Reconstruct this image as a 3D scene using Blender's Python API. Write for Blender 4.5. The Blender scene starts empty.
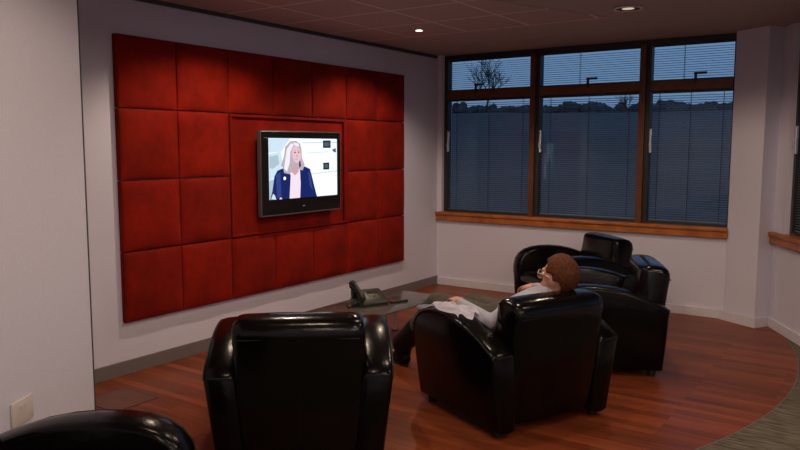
import bpy, bmesh, math, random
from mathutils import Vector, Matrix
random.seed(7)
C = bpy.context.scene.collection
PI = math.pi
scene = bpy.context.scene

# ------------------------------------------------------------------ materials
def new_mat(name):
    m = bpy.data.materials.new(name); m.use_nodes = True
    nt = m.node_tree
    return m, nt, nt.nodes['Principled BSDF']

def mat(name, col, rough=.5, metal=0., spec=.5, var=0., scale=20., bump=0., bscale=60., coat=0., sheen=0.):
    m, nt, b = new_mat(name)
    b.inputs['Base Color'].default_value = (*col, 1)
    b.inputs['Roughness'].default_value = rough
    b.inputs['Metallic'].default_value = metal
    b.inputs['Specular IOR Level'].default_value = spec
    b.inputs['Coat Weight'].default_value = coat
    b.inputs['Sheen Weight'].default_value = sheen
    tc = nt.nodes.new('ShaderNodeTexCoord')
    if var:
        n = nt.nodes.new('ShaderNodeTexNoise'); n.inputs['Scale'].default_value = scale; n.inputs['Detail'].default_value = 6
        nt.links.new(tc.outputs['Object'], n.inputs['Vector'])
        r = nt.nodes.new('ShaderNodeValToRGB')
        r.color_ramp.elements[0].position = .3; r.color_ramp.elements[1].position = .7
        r.color_ramp.elements[0].color = (*[c*(1-var) for c in col], 1)
        r.color_ramp.elements[1].color = (*[min(1, c*(1+var)) for c in col], 1)
        nt.links.new(n.outputs['Fac'], r.inputs['Fac']); nt.links.new(r.outputs['Color'], b.inputs['Base Color'])
    if bump:
        n2 = nt.nodes.new('ShaderNodeTexNoise'); n2.inputs['Scale'].default_value = bscale; n2.inputs['Detail'].default_value = 5
        nt.links.new(tc.outputs['Object'], n2.inputs['Vector'])
        bp = nt.nodes.new('ShaderNodeBump'); bp.inputs['Strength'].default_value = bump; bp.inputs['Distance'].default_value = .01
        nt.links.new(n2.outputs['Fac'], bp.inputs['Height']); nt.links.new(bp.outputs['Normal'], b.inputs['Normal'])
    return m

def emit(name, col, s):
    m = bpy.data.materials.new(name); m.use_nodes = True; nt = m.node_tree
    nt.nodes.clear()
    e = nt.nodes.new('ShaderNodeEmission'); o = nt.nodes.new('ShaderNodeOutputMaterial')
    e.inputs['Color'].default_value = (*col, 1); e.inputs['Strength'].default_value = s
    nt.links.new(e.outputs[0], o.inputs[0])
    return m

def glass(name, tint, refl=.05, rough=.02):
    m = bpy.data.materials.new(name); m.use_nodes = True; nt = m.node_tree; nt.nodes.clear()
    t = nt.nodes.new('ShaderNodeBsdfTransparent'); t.inputs['Color'].default_value = (*tint, 1)
    g = nt.nodes.new('ShaderNodeBsdfGlossy'); g.inputs['Roughness'].default_value = rough
    f = nt.nodes.new('ShaderNodeFresnel'); f.inputs['IOR'].default_value = 1.5
    mx = nt.nodes.new('ShaderNodeMixShader'); o = nt.nodes.new('ShaderNodeOutputMaterial')
    nt.links.new(f.outputs[0], mx.inputs[0]); nt.links.new(t.outputs[0], mx.inputs[1]); nt.links.new(g.outputs[0], mx.inputs[2])
    nt.links.new(mx.outputs[0], o.inputs[0])
    return m

M = {}
M['wall'] = mat('wall_paint', (.66, .64, .745), .75, spec=.25, var=.03, scale=90, bump=.15, bscale=350)
M['wall_white'] = mat('white_trim_paint', (.66, .64, .70), .5, var=.02)
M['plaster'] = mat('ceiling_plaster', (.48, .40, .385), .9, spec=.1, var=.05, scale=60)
M['grey_base'] = mat('grey_skirting', (.17, .145, .14), .55, var=.06)
M['dark_strip'] = mat('dark_strip', (.06, .052, .05), .5, var=.05)
M['sill_wood'] = mat('varnished_wood', (.40, .125, .032), .38, var=.28, scale=9, bump=.05)
M['mullion_wood'] = mat('dark_varnished_wood', (.13, .040, .012), .42, var=.25, scale=12)
M['alu'] = mat('dark_aluminium', (.035, .036, .036), .45, metal=.3, var=.05)
M['handle_dark'] = mat('black_handle', (.02, .02, .022), .4, var=.05)
M['handle_silver'] = mat('silver_handle', (.75, .75, .78), .25, metal=.7, var=.04)
M['slat'] = mat('blind_slat', (.13, .15, .175), .42, metal=.15, var=.04)
M['leather'] = mat('black_leather', (.0024, .0018, .0017), .215, spec=.19, var=.3, scale=14, bump=.10, bscale=38)
M['leather_roll'] = mat('glossy_black_leather', (.0024, .0018, .0017), .185, spec=.27, var=.3, scale=12, bump=.14, bscale=24)
M['seam'] = mat('leather_seam', (.005, .004, .0038), .5, spec=.25, var=.1)
M['foot'] = mat('dark_wood_foot', (.02, .012, .009), .5, var=.1)
M['tv_body'] = mat('tv_black_gloss', (.006, .006, .006), .22, var=.05)
M['tv_edge'] = mat('tv_silver_edge', (.12, .10, .098), .45, metal=.3, var=.04)
M['chrome'] = mat('satin_chrome', (.72, .72, .74), .38, metal=.55, var=.02)
M['phone'] = mat('phone_plastic', (.016, .0165, .010), .42, var=.08)
M['phone_dark'] = mat('phone_dark', (.012, .012, .011), .35, var=.05)
M['phone_key'] = mat('phone_key', (.10, .10, .085), .5, var=.05)
M['socket'] = mat('socket_plastic', (.62, .57, .53), .4, var=.02)
M['socket_dark'] = mat('socket_gap', (.3, .27, .26), .6, var=.02)
M['lid'] = mat('floor_lid_wood', (.13, .038, .017), .4, var=.2, scale=10)
M['lid_edge'] = mat('floor_lid_edge', (.06, .045, .04), .5, var=.05)
M['skin'] = mat('skin', (.55, .27, .18), .5, var=.08, scale=30)
M['hair'] = mat('auburn_hair', (.085, .023, .006), .6, spec=.2, var=.45, scale=60, bump=.6, bscale=120)
M['shirt'] = mat('pale_blue_shirt', (.34, .36, .44), .8, var=.05, bump=.5, bscale=22)
M['cloth'] = mat('pale_cloth', (.74, .73, .84), .85, var=.12, scale=14, bump=.4, bscale=30)
M['trouser'] = mat('olive_trousers', (.062, .056, .038), .85, var=.2, scale=16, bump=.6, bscale=20)
M['shoe'] = mat('black_shoe', (.004, .004, .004), .5, spec=.2, var=.1)
M['sole'] = mat('shoe_sole', (.02, .018, .016), .7, var=.1)
M['spec_frame'] = mat('spectacle_frame', (.55, .45, .35), .3, metal=.6, var=.03)
M['eye'] = mat('eye_white', (.7, .68, .66), .2, var=.02)
M['glass'] = glass('window_glass', (.86, .90, .93))
M['lens'] = glass('lens_glass', (.95, .95, .95))
M['halogen'] = emit('halogen_lens', (1, .82, .62), 14)
M['lamp_white'] = emit('downlight_lamp', (1, .80, .55), .5)
M['diffuser'] = emit('fill_diffuser', (1, .90, .86), 11)  # glow of the added ceiling fill lights
M['gold'] = mat('gold_reflector', (.75, .50, .20), .25, metal=1., var=.03)
M['white_ring'] = mat('white_ring', (.75, .72, .70), .4, var=.02)
M['slot'] = mat('slot_dark', (.045, .038, .036), .7, var=.05)
M['field'] = mat('dusk_field', (.078, .082, .070), .95, var=.35, scale=.06)
M['foliage'] = mat('dark_foliage', (.088, .095, .084), .95, var=.4, scale=.6)
M['bark'] = mat('bark', (.02, .018, .016), .9, var=.2, scale=3)

# table glass: pale, half see-through, strong grazing reflection
def table_glass():
    m = bpy.data.materials.new('table_glass'); m.use_nodes = True; nt = m.node_tree; nt.nodes.clear()
    t = nt.nodes.new('ShaderNodeBsdfTransparent'); t.inputs['Color'].default_value = (.80, .86, .80, 1)
    d = nt.nodes.new('ShaderNodeBsdfPrincipled'); d.inputs['Base Color'].default_value = (.22, .23, .20, 1); d.inputs['Roughness'].default_value = .25
    g = nt.nodes.new('ShaderNodeBsdfGlossy'); g.inputs['Roughness'].default_value = .07
    f = nt.nodes.new('ShaderNodeFresnel'); f.inputs['IOR'].default_value = 1.55
    m1 = nt.nodes.new('ShaderNodeMixShader'); m1.inputs[0].default_value = .42
    m2 = nt.nodes.new('ShaderNodeMixShader'); o = nt.nodes.new('ShaderNodeOutputMaterial')
    nt.links.new(t.outputs[0], m1.inputs[1]); nt.links.new(d.outputs[0], m1.inputs[2])
    nt.links.new(f.outputs[0], m2.inputs[0]); nt.links.new(m1.outputs[0], m2.inputs[1]); nt.links.new(g.outputs[0], m2.inputs[2])
    nt.links.new(m2.outputs[0], o.inputs[0])
    return m
M['table_glass'] = table_glass()

def velvet():
    m, nt, b = new_mat('red_velvet')
    b.inputs['Roughness'].default_value = .85; b.inputs['Specular IOR Level'].default_value = .12
    b.inputs['Sheen Weight'].default_value = .12; b.inputs['Sheen Tint'].default_value = (1, .15, .1, 1); b.inputs['Sheen Roughness'].default_value = .4
    tc = nt.nodes.new('ShaderNodeTexCoord')
    n = nt.nodes.new('ShaderNodeTexNoise'); n.inputs['Scale'].default_value = 4.5; n.inputs['Detail'].default_value = 8; n.inputs['Roughness'].default_value = .7
    nt.links.new(tc.outputs['Object'], n.inputs['Vector'])
    oi = nt.nodes.new('ShaderNodeObjectInfo')
    r = nt.nodes.new('ShaderNodeValToRGB')
    r.color_ramp.elements[0].position = .25; r.color_ramp.elements[0].color = (.115, .0042, .0014, 1)
    r.color_ramp.elements[1].position = .8; r.color_ramp.elements[1].color = (.31, .0118, .0030, 1)
    nt.links.new(n.outputs['Fac'], r.inputs['Fac'])
    hs = nt.nodes.new('ShaderNodeHueSaturation')
    mr = nt.nodes.new('ShaderNodeMapRange'); mr.inputs['To Min'].default_value = .84; mr.inputs['To Max'].default_value = 1.12
    nt.links.new(oi.outputs['Random'], mr.inputs['Value']); nt.links.new(mr.outputs[0], hs.inputs['Value'])
    nt.links.new(r.outputs['Color'], hs.inputs['Color']); nt.links.new(hs.outputs[0], b.inputs['Base Color'])
    n2 = nt.nodes.new('ShaderNodeTexNoise'); n2.inputs['Scale'].default_value = 220
    nt.links.new(tc.outputs['Object'], n2.inputs['Vector'])
    bp = nt.nodes.new('ShaderNodeBump'); bp.inputs['Strength'].default_value = .25; bp.inputs['Distance'].default_value = .004
    nt.links.new(n2.outputs['Fac'], bp.inputs['Height']); nt.links.new(bp.outputs[0], b.inputs['Normal'])
    return m
M['velvet'] = velvet()
M['velvet_edge'] = mat('red_fabric_edge', (.10, .004, .0025), .9, spec=.1, var=.1)

def wood_floor():
    m, nt, b = new_mat('wood_strip_floor')
    tc = nt.nodes.new('ShaderNodeTexCoord')
    br = nt.nodes.new('ShaderNodeTexBrick')
    br.inputs['Scale'].default_value = 1.; br.inputs['Brick Width'].default_value = 1.25; br.inputs['Row Height'].default_value = .068
    br.inputs['Mortar Size'].default_value = .0014; br.inputs['Mortar Smooth'].default_value = .2; br.offset = .37
    br.inputs['Color1'].default_value = (0, 0, 0, 1); br.inputs['Color2'].default_value = (1, 1, 1, 1); br.inputs['Mortar'].default_value = (.1, .1, .1, 1)
    nt.links.new(tc.outputs['Object'], br.inputs['Vector'])
    mp = nt.nodes.new('ShaderNodeMapping'); mp.inputs['Scale'].default_value = (1.2, 26, 1)
    nt.links.new(tc.outputs['Object'], mp.inputs['Vector'])
    n = nt.nodes.new('ShaderNodeTexNoise'); n.inputs['Scale'].default_value = 1.6; n.inputs['Detail'].default_value = 5
    nt.links.new(mp.outputs[0], n.inputs['Vector'])
    mixf = nt.nodes.new('ShaderNodeMath'); mixf.operation = 'MULTIPLY_ADD'; mixf.inputs[1].default_value = .38
    nt.links.new(br.outputs['Color'], mixf.inputs[0])
    ms = nt.nodes.new('ShaderNodeMath'); ms.operation = 'MULTIPLY'; ms.inputs[1].default_value = .75
    nt.links.new(n.outputs['Fac'], ms.inputs[0]); nt.links.new(ms.outputs[0], mixf.inputs[2])
    r = nt.nodes.new('ShaderNodeValToRGB')
    r.color_ramp.elements[0].position = .18; r.color_ramp.elements[0].color = (.082, .0165, .0062, 1)
    r.color_ramp.elements[1].position = .85; r.color_ramp.elements[1].color = (.30, .069, .022, 1)
    nt.links.new(mixf.outputs[0], r.inputs['Fac'])
    mo = nt.nodes.new('ShaderNodeMix'); mo.data_type = 'RGBA'; mo.inputs['B'].default_value = (.05, .012, .007, 1)
    nt.links.new(br.outputs['Fac'], mo.inputs['Factor']); nt.links.new(r.outputs['Color'], mo.inputs['A'])
    nt.links.new(mo.outputs['Result'], b.inputs['Base Color'])
    b.inputs['Roughness'].default_value = .38; b.inputs['Specular IOR Level'].default_value = .22
    return m
M['wood_floor'] = wood_floor()

def carpet():
    m, nt, b = new_mat('striped_carpet')
    tc = nt.nodes.new('ShaderNodeTexCoord')
    mp = nt.nodes.new('ShaderNodeMapping'); mp.inputs['Rotation'].default_value = (0, 0, math.radians(20)); mp.inputs['Scale'].default_value = (7, 55, 1)
    nt.links.new(tc.outputs['Object'], mp.inputs['Vector'])
    n = nt.nodes.new('ShaderNodeTexNoise'); n.inputs['Scale'].default_value = 1; n.inputs['Detail'].default_value = 4
    nt.links.new(mp.outputs[0], n.inputs['Vector'])
    r = nt.nodes.new('ShaderNodeValToRGB')
    r.color_ramp.elements[0].position = .35; r.color_ramp.elements[0].color = (.075, .062, .050, 1)
    r.color_ramp.elements[1].position = .68; r.color_ramp.elements[1].color = (.21, .18, .14, 1)
    nt.links.new(n.outputs['Fac'], r.inputs['Fac']); nt.links.new(r.outputs['Color'], b.inputs['Base Color'])
    b.inputs['Roughness'].default_value = .95; b.inputs['Specular IOR Level'].default_value = .1
    return m
M['carpet'] = carpet()

def ceiling_tiles():
    m, nt, b = new_mat('suspended_ceiling_tiles')
    tc = nt.nodes.new('ShaderNodeTexCoord'); sp = nt.nodes.new('ShaderNodeSeparateXYZ')
    nt.links.new(tc.outputs['Object'], sp.inputs[0])
    def line(axis, off):
        a = nt.nodes.new('ShaderNodeMath'); a.operation = 'ADD'; a.inputs[1].default_value = -off + .585*40
        nt.links.new(sp.outputs[axis], a.inputs[0])
        w = nt.nodes.new('ShaderNodeMath'); w.operation = 'MODULO'; w.inputs[1].default_value = .585
        nt.links.new(a.outputs[0], w.inputs[0])
        c = nt.nodes.new('ShaderNodeMath'); c.operation = 'LESS_THAN'; c.inputs[1].default_value = .020
        nt.links.new(w.outputs[0], c.inputs[0]); return c
    mx = nt.nodes.new('ShaderNodeMath'); mx.operation = 'MAXIMUM'
    nt.links.new(line('X', .522).outputs[0], mx.inputs[0]); nt.links.new(line('Y', -1.37).outputs[0], mx.inputs[1])
    n = nt.nodes.new('ShaderNodeTexNoise'); n.inputs['Scale'].default_value = 55; nt.links.new(tc.outputs['Object'], n.inputs['Vector'])
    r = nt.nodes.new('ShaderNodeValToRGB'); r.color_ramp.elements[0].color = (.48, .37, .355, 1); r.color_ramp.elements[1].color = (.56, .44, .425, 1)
    nt.links.new(n.outputs['Fac'], r.inputs['Fac'])
    mo = nt.nodes.new('ShaderNodeMix'); mo.data_type = 'RGBA'; mo.inputs['B'].default_value = (.80, .70, .66, 1)
    nt.links.new(mx.outputs[0], mo.inputs['Factor']); nt.links.new(r.outputs['Color'], mo.inputs['A'])
    nt.links.new(mo.outputs['Result'], b.inputs['Base Color']); b.inputs['Roughness'].default_value = .9; b.inputs['Specular IOR Level'].default_value = .1
    return m
M['ceiling_tiles'] = ceiling_tiles()

# ------------------------------------------------------------------ mesh helpers
def obj(name, bm, m, parent=None, smooth=False, loc=None):
    me = bpy.data.meshes.new(name)
    bmesh.ops.recalc_face_normals(bm, faces=bm.faces)
    bm.to_mesh(me); bm.free()
    for mm in (m if isinstance(m, (list, tuple)) else [m]): me.materials.append(mm)
    if smooth:
        for p in me.polygons: p.use_smooth = True
    o = bpy.data.objects.new(name, me); C.objects.link(o)
    if parent: o.parent = parent
    if loc: o.location = loc
    return o

def tag(o, label, cat, group=None):
    o['label'] = label; o['category'] = cat
    if group: o['group'] = group
    return o
def thing(name, label, cat, loc=(0, 0, 0), rotz=0, group=None):
    o = bpy.data.objects.new(name, None); C.objects.link(o)
    o.location = loc; o.rotation_euler = (0, 0, rotz); o.empty_display_size = .1
    return tag(o, label, cat, group)
def struct(name, bm, m, parent=None, smooth=False):
    o = obj(name, bm, m, parent, smooth)
    if not parent: o['kind'] = 'structure'
    return o

def add_box(bm, x0, x1, y0, y1, z0, z1, bev=0, mx=None, seg=2):
    vs = [bm.verts.new((x, y, z)) for x in (x0, x1) for y in (y0, y1) for z in (z0, z1)]
    fs = [bm.faces.new([vs[i] for i in q]) for q in ((0,1,3,2),(4,6,7,5),(0,4,5,1),(2,3,7,6),(0,2,6,4),(1,5,7,3))]
    bmesh.ops.recalc_face_normals(bm, faces=fs)
    if bev:
        es = list({e for f in fs for e in f.edges})
        r = bmesh.ops.bevel(bm, geom=es, offset=bev, segments=seg, affect='EDGES', profile=.5, clamp_overlap=True)
        vs = list({v for f in r['faces'] for v in f.verts} | {v for v in vs if v.is_valid})
    if mx is not None:
        bmesh.ops.transform(bm, matrix=mx, verts=[v for v in vs if v.is_valid])
    return bm
def box(*a, **k):
    return add_box(bmesh.new(), *a, **k)
def add_cyl(bm, p0, p1, r0, r1=None, seg=16, cap=True):
    r1 = r0 if r1 is None else r1
    p0, p1 = Vector(p0), Vector(p1); d = (p1-p0).normalized()
    a = d.orthogonal().normalized(); b = d.cross(a)
    A = [bm.verts.new(p0+(a*math.cos(t)+b*math.sin(t))*r0) for t in [2*PI*k/seg for k in range(seg)]]
    B = [bm.verts.new(p1+(a*math.cos(t)+b*math.sin(t))*r1) for t in [2*PI*k/seg for k in range(seg)]]
    for k in range(seg): bm.faces.new((A[k], A[(k+1) % seg], B[(k+1) % seg], B[k]))
    if cap: bm.faces.new(A[::-1]); bm.faces.new(B)
    return bm
def add_tube(bm, pts, r, seg=8):
    pts = [Vector(p) for p in pts]; rings = []
    a = None
    for i, p in enumerate(pts):
        d = (pts[min(i+1, len(pts)-1)]-pts[max(i-1, 0)]).normalized()
        if a is None: a = d.orthogonal().normalized()
        a = (a-d*a.dot(d)).normalized(); b = d.cross(a)
        rr = r[i] if isinstance(r, (list, tuple)) else r
        rings.append([bm.verts.new(p+(a*math.cos(2*PI*k/seg)+b*math.sin(2*PI*k/seg))*rr) for k in range(seg)])
    for A, B in zip(rings, rings[1:]):
        for k in range(seg): bm.faces.new((A[k], A[(k+1) % seg], B[(k+1) % seg], B[k]))
    bm.faces.new(rings[0][::-1]); bm.faces.new(rings[-1])
    return bm
def add_ball(bm, c, r, mx=None, u=20, v=14):
    rad = r if isinstance(r, (list, tuple)) else (r, r, r)
    mm = Matrix.Translation(c) @ (mx.to_4x4() if mx is not None else Matrix()) @ Matrix.Diagonal((*rad, 1))
    bmesh.ops.create_uvsphere(bm, u_segments=u, v_segments=v, radius=1, matrix=mm)
    return bm
def add_lathe(bm, prof, c=(0, 0, 0), seg=32):
    rings = [[bm.verts.new((c[0]+r*math.cos(2*PI*k/seg), c[1]+r*math.sin(2*PI*k/seg), c[2]+z)) for k in range(seg)] for r, z in prof]
    for A, B in zip(rings, rings[1:]):
        for k in range(seg): bm.faces.new((A[k], A[(k+1) % seg], B[(k+1) % seg], B[k]))
    return bm
def add_prism(bm, poly, z0, z1):
    a = [bm.verts.new((x, y, z0)) for x, y in poly]; b = [bm.verts.new((x, y, z1)) for x, y in poly]
    n = len(poly)
    bm.faces.new(a[::-1]); bm.faces.new(b)
    for k in range(n): bm.faces.new((a[k], a[(k+1) % n], b[(k+1) % n], b[k]))
    return bm

def offset_poly(poly, d):
    n = len(poly); out = []
    area = sum(poly[i][0]*poly[(i+1) % n][1]-poly[(i+1) % n][0]*poly[i][1] for i in range(n))
    s = 1 if area > 0 else -1
    for i in range(n):
        p0, p, p1 = Vector(poly[i-1]), Vector(poly[i]), Vector(poly[(i+1) % n])
        e0 = (p-p0).normalized(); e1 = (p1-p).normalized()
        n0 = Vector((-e0.y, e0.x))*s; n1 = Vector((-e1.y, e1.x))*s
        m = (n0+n1); m = m/max(m.length_squared/2, .6)
        out.append(tuple(p+m*d))
    return out
def loft_profile(bm, poly, xs_insets, warp=None):
    """solid from a (y, z) outline swept across x; each station is (x, inset)"""
    rings = []
    for x, ins in xs_insets:
        q = offset_poly(poly, ins) if ins else poly
        ring = []
        for y, z in q:
            p = Vector((x, y, z))
            if warp: p = warp(p)
            ring.append(bm.verts.new(p))
        rings.append(ring)
    n = len(poly)
    for A, B in zip(rings, rings[1:]):
        for k in range(n): bm.faces.new((A[k], A[(k+1) % n], B[(k+1) % n], B[k]))
    bm.faces.new(rings[0][::-1]); bm.faces.new(rings[-1])
    return bm

def shade(o, ang=40):
    me = o.data
    for p in me.polygons: p.use_smooth = True
    bm = bmesh.new(); bm.from_mesh(me)
    for e in bm.edges:
        if len(e.link_faces) == 2 and e.calc_face_angle(0) > math.radians(ang): e.smooth = False
    bm.to_mesh(me); bm.free()
    return o

def remesh(o, voxel, smooth_it=6):
    m = o.modifiers.new('r', 'REMESH'); m.mode = 'VOXEL'; m.voxel_size = voxel
    s = o.modifiers.new('s', 'SMOOTH'); s.iterations = smooth_it; s.factor = .5
    dg = bpy.context.evaluated_depsgraph_get()
    me = bpy.data.meshes.new_from_object(o.evaluated_get(dg))
    mats = [x for x in o.data.materials]
    o.modifiers.clear(); o.data = me
    me.materials.clear()
    for x in mats: me.materials.append(x)
    for p in me.polygons: p.use_smooth = True
    return o

# ------------------------------------------------------------------ room geometry
CEIL = 2.557
near_e = Vector((1.03, -4.99)); near_w = Vector((.51, -.86)).normalized(); near_n = Vector((.86, .51)).normalized()
rw0 = Vector((3.43, -.05)); rw_d = Vector((.475, -.88)).normalized(); rw_n = Vector((-rw_d.y, rw_d.x))   # rw_n points outwards
rw1 = rw0+rw_d*4.5
cc = Vector((-.132, -1.716)); RR = 3.95
near_end = near_e+near_w*4.4

# floor: round wood area, carpet beyond it
a0 = math.radians(24.2); a1 = math.radians(-75)
arc = [(cc.x+RR*math.cos(a0+(a1-a0)*k/90), cc.y+RR*math.sin(a0+(a1-a0)*k/90)) for k in range(91)]
bm = bmesh.new()
add_prism(bm, [(-.1, .15), (3.6, .15)]+arc+[(arc[-1][0], -5.85), (-.1, -5.85)], -.12, 0)
o = struct('floor', bm, M['wood_floor'])
bm = bmesh.new()
add_prism(bm, arc+[(.9, -5.85), (near_end.x-.2, near_end.y-.1), (8.6, near_end.y-.1), (8.6, rw1.y+.1), (rw1.x+.1, rw1.y+.1), (3.62, -.12)], -.12, .002)
struct('floor_carpet', bm, M['carpet'])
# thin threshold strip along the curved edge between wood and carpet
bm = bmesh.new()
for k in range(90):
    pass
inn = [((x-cc.x)*(RR-.006)/RR+cc.x, (y-cc.y)*(RR-.006)/RR+cc.y) for x, y in arc]
add_prism(bm, arc+inn[::-1], -.02, .004)
struct('trim_floor', bm, M['grey_base'])

# ceiling: plaster slab with a field of square tiles
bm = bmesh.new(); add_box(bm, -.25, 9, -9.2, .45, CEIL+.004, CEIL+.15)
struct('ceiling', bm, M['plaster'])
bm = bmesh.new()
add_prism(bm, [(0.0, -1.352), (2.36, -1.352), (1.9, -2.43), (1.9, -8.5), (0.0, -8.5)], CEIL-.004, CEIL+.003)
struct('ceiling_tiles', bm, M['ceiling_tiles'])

# walls
bm = box(-.2, 0, -5.9, .2, -.1, CEIL+.004)
struct('wall_left', bm, M['wall'])
bm = bmesh.new()
add_box(bm, 0, 3.055, 0, .22, -.1, .80)
add_box(bm, 0, .055, 0, .22, .80, CEIL+.004)
struct('wall_back', bm, M['wall'])
bm = bmesh.new()
add_prism(bm, [(3.055, .22), (3.055, -.01), (3.34, -.20), (3.43, -.05), (3.62, .1), (3.62, .22)], -.1, CEIL+.004)
struct('wall_pillar', bm, M['wall'])
def along(p0, d, n, t, off, z):
    q = p0+d*t+n*off
    return (q.x, q.y, z)
def add_obox(bm, p0, d, n, t0, t1, o0, o1, z0, z1, bev=0):
    mx = Matrix(((d.x, n.x, 0, p0.x), (d.y, n.y, 0, p0.y), (0, 0, 1, 0), (0, 0, 0, 1)))
    return add_box(bm, t0, t1, o0, o1, z0, z1, bev, mx)
W2T = .205   # start of the right-hand window along its wall
bm = bmesh.new()
add_obox(bm, rw0, rw_d, rw_n, 0, 4.5, 0, .2, -.1, .80)
add_obox(bm, rw0, rw_d, rw_n, -.06, W2T, 0, .2, .80, CEIL+.004)
add_obox(bm, rw0, rw_d, rw_n, 4.2, 4.5, 0, .2, .80, CEIL+.004)
struct('wall_right', bm, M['wall'])
bm = bmesh.new(); add_obox(bm, near_e, near_w, near_n, 0, 4.4, -.14, 0, -.1, CEIL+.004)
struct('wall_near', bm, M['wall'])
bm = bmesh.new(); add_obox(bm, near_e, near_w, near_n, -.009, 0, -.145, .003, 0, CEIL)  # thin dark strip capping the end of the near wall
struct('near_edge_strip', bm, M['dark_strip'])
bm = bmesh.new(); add_box(bm, -.2, 1.52, -6.05, -5.85, -.1, CEIL+.004)
struct('wall_alcove', bm, M['wall'])
bm = bmesh.new()
add_box(bm, near_end.x-.2, 8.7, near_end.y-.25, near_end.y-.05, -.1, CEIL+.004)
struct('wall_rear', bm, M['wall'])
bm = bmesh.new(); add_box(bm, 8.5, 8.7, near_end.y-.05, rw1.y+.2, -.1, CEIL+.004)
struct('wall_far', bm, M['wall'])
bm = bmesh.new(); add_box(bm, rw1.x-.02, 8.7, rw1.y, rw1.y+.2, -.1, CEIL+.004)
struct('wall_side', bm, M['wall'])

# skirtings
struct('baseboard_left', box(0, .016, -5.85, 0, 0, .098, .003), M['grey_base'])
struct('baseboard_back', box(.016, 3.05, -.022, 0, 0, .085, .004), M['wall_white'])
bm = bmesh.new()
pa, pb, pc = Vector((3.035, -.01)), Vector((3.34, -.20)), Vector((3.43, -.05))
d1 = (pb-pa).normalized(); n1 = Vector((d1.y, -d1.x)); d2 = (pc-pb).normalized(); n2 = Vector((d2.y, -d2.x))
add_prism(bm, [tuple(pa), tuple(pb), tuple(pc), tuple(pc+n2*.02), tuple(pb+(n1+n2)*.02), tuple(pa+n1*.02)], 0, .085)
struct('baseboard_pillar', bm, M['wall_white'])
bm = bmesh.new(); add_obox(bm, rw0, rw_d, rw_n, .02, 4.5, -.02, 0, 0, .085, .004)
struct('baseboard_right', bm, M['wall_white'])
bm = bmesh.new(); add_obox(bm, near_e, near_w, near_n, 0, 4.4, 0, .014, 0, .08, .003)
struct('baseboard_near', bm, M['wall_white'])
# dark shadow-gap channel where the left wall meets the ceiling
struct('trim_left', box(0, .022, -5.85, -.05, CEIL-.032, CEIL-.004), M['dark_strip'])

# ------------------------------------------------------------------ windows
def window(name, mx, x0, x1, mull, sill0, with_left_reveal=True):
    """local frame: x along the wall, y outwards, z up"""
    root = bpy.data.objects.new(name, None); C.objects.link(root); root['kind'] = 'structure'
    root.matrix_world = mx
    zb, zt, tr0, tr1 = .83, CEIL-.002, 2.078, 2.168
    bm = bmesh.new()
    add_box(bm, x0, x1, .05, .13, zt-.045, zt)
    add_box(bm, x0, x0+.045, .05, .13, zb, zt-.045)
    add_box(bm, x1-.02, x1, .05, .13, zb, zt-.045)
    add_box(bm, x0+.045, x1-.02, .05, .13, zb, zb+.025)
    obj('window_frame', bm, M['alu'], root)
    cols = [x0+.045]+[v for m in mull for v in m]+[x1-.02]
    for a, b in mull:
        f = obj('mullion', box(a, b-.04, .0, .14, zb, zt-.045, .004), M['mullion_wood'], root)
        obj('mullion_cover', box(b-.04, b, .035, .13, zb, zt-.045, .003), M['alu'], root)
    cells = [(cols[i], cols[i+1]) for i in range(0, len(cols), 2)]
    for (a, b), hf in zip(cells, (.36, .50, .56)):
        t = obj('transom', box(a, b, .03, .13, tr0, tr1, .004), M['mullion_wood'], root)
        for z0, z1 in ((zb+.025, tr0), (tr1, zt-.045)):
            obj('pane', box(a, b, .108, .114, z0, z1), M['glass'], root)
        # handle on the top light: upright stub with a lever to one side
        hx = a+(b-a)*hf
        bm = bmesh.new(); add_box(bm, hx-.012, hx+.012, .018, .032, tr1-.03, tr1+.055, .003); add_box(bm, hx-.012, hx+.10, .004, .02, tr1+.045, tr1+.066, .004)
        obj('vent_handle', bm, M['handle_dark'], root)
        # slim pull handle on the tall light
        bm = bmesh.new(); add_box(bm, a+.004, a+.026, .028, .05, 1.50, 1.73, .004); add_box(bm, a+.006, a+.024, .012, .03, 1.55, 1.60, .003)
        obj('pull_handle', bm, M['handle_silver'], root)
    bm = bmesh.new(); add_box(bm, sill0, x1+.004, -.055, .13, .80, .832, .006)
    add_box(bm, sill0, x1+.004, -.04, -.001, .738, .80, .004)
    obj('window_sill', bm, M['sill_wood'], root)
    return cells, (zb+.025, tr0, tr1, zt-.045)

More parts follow.
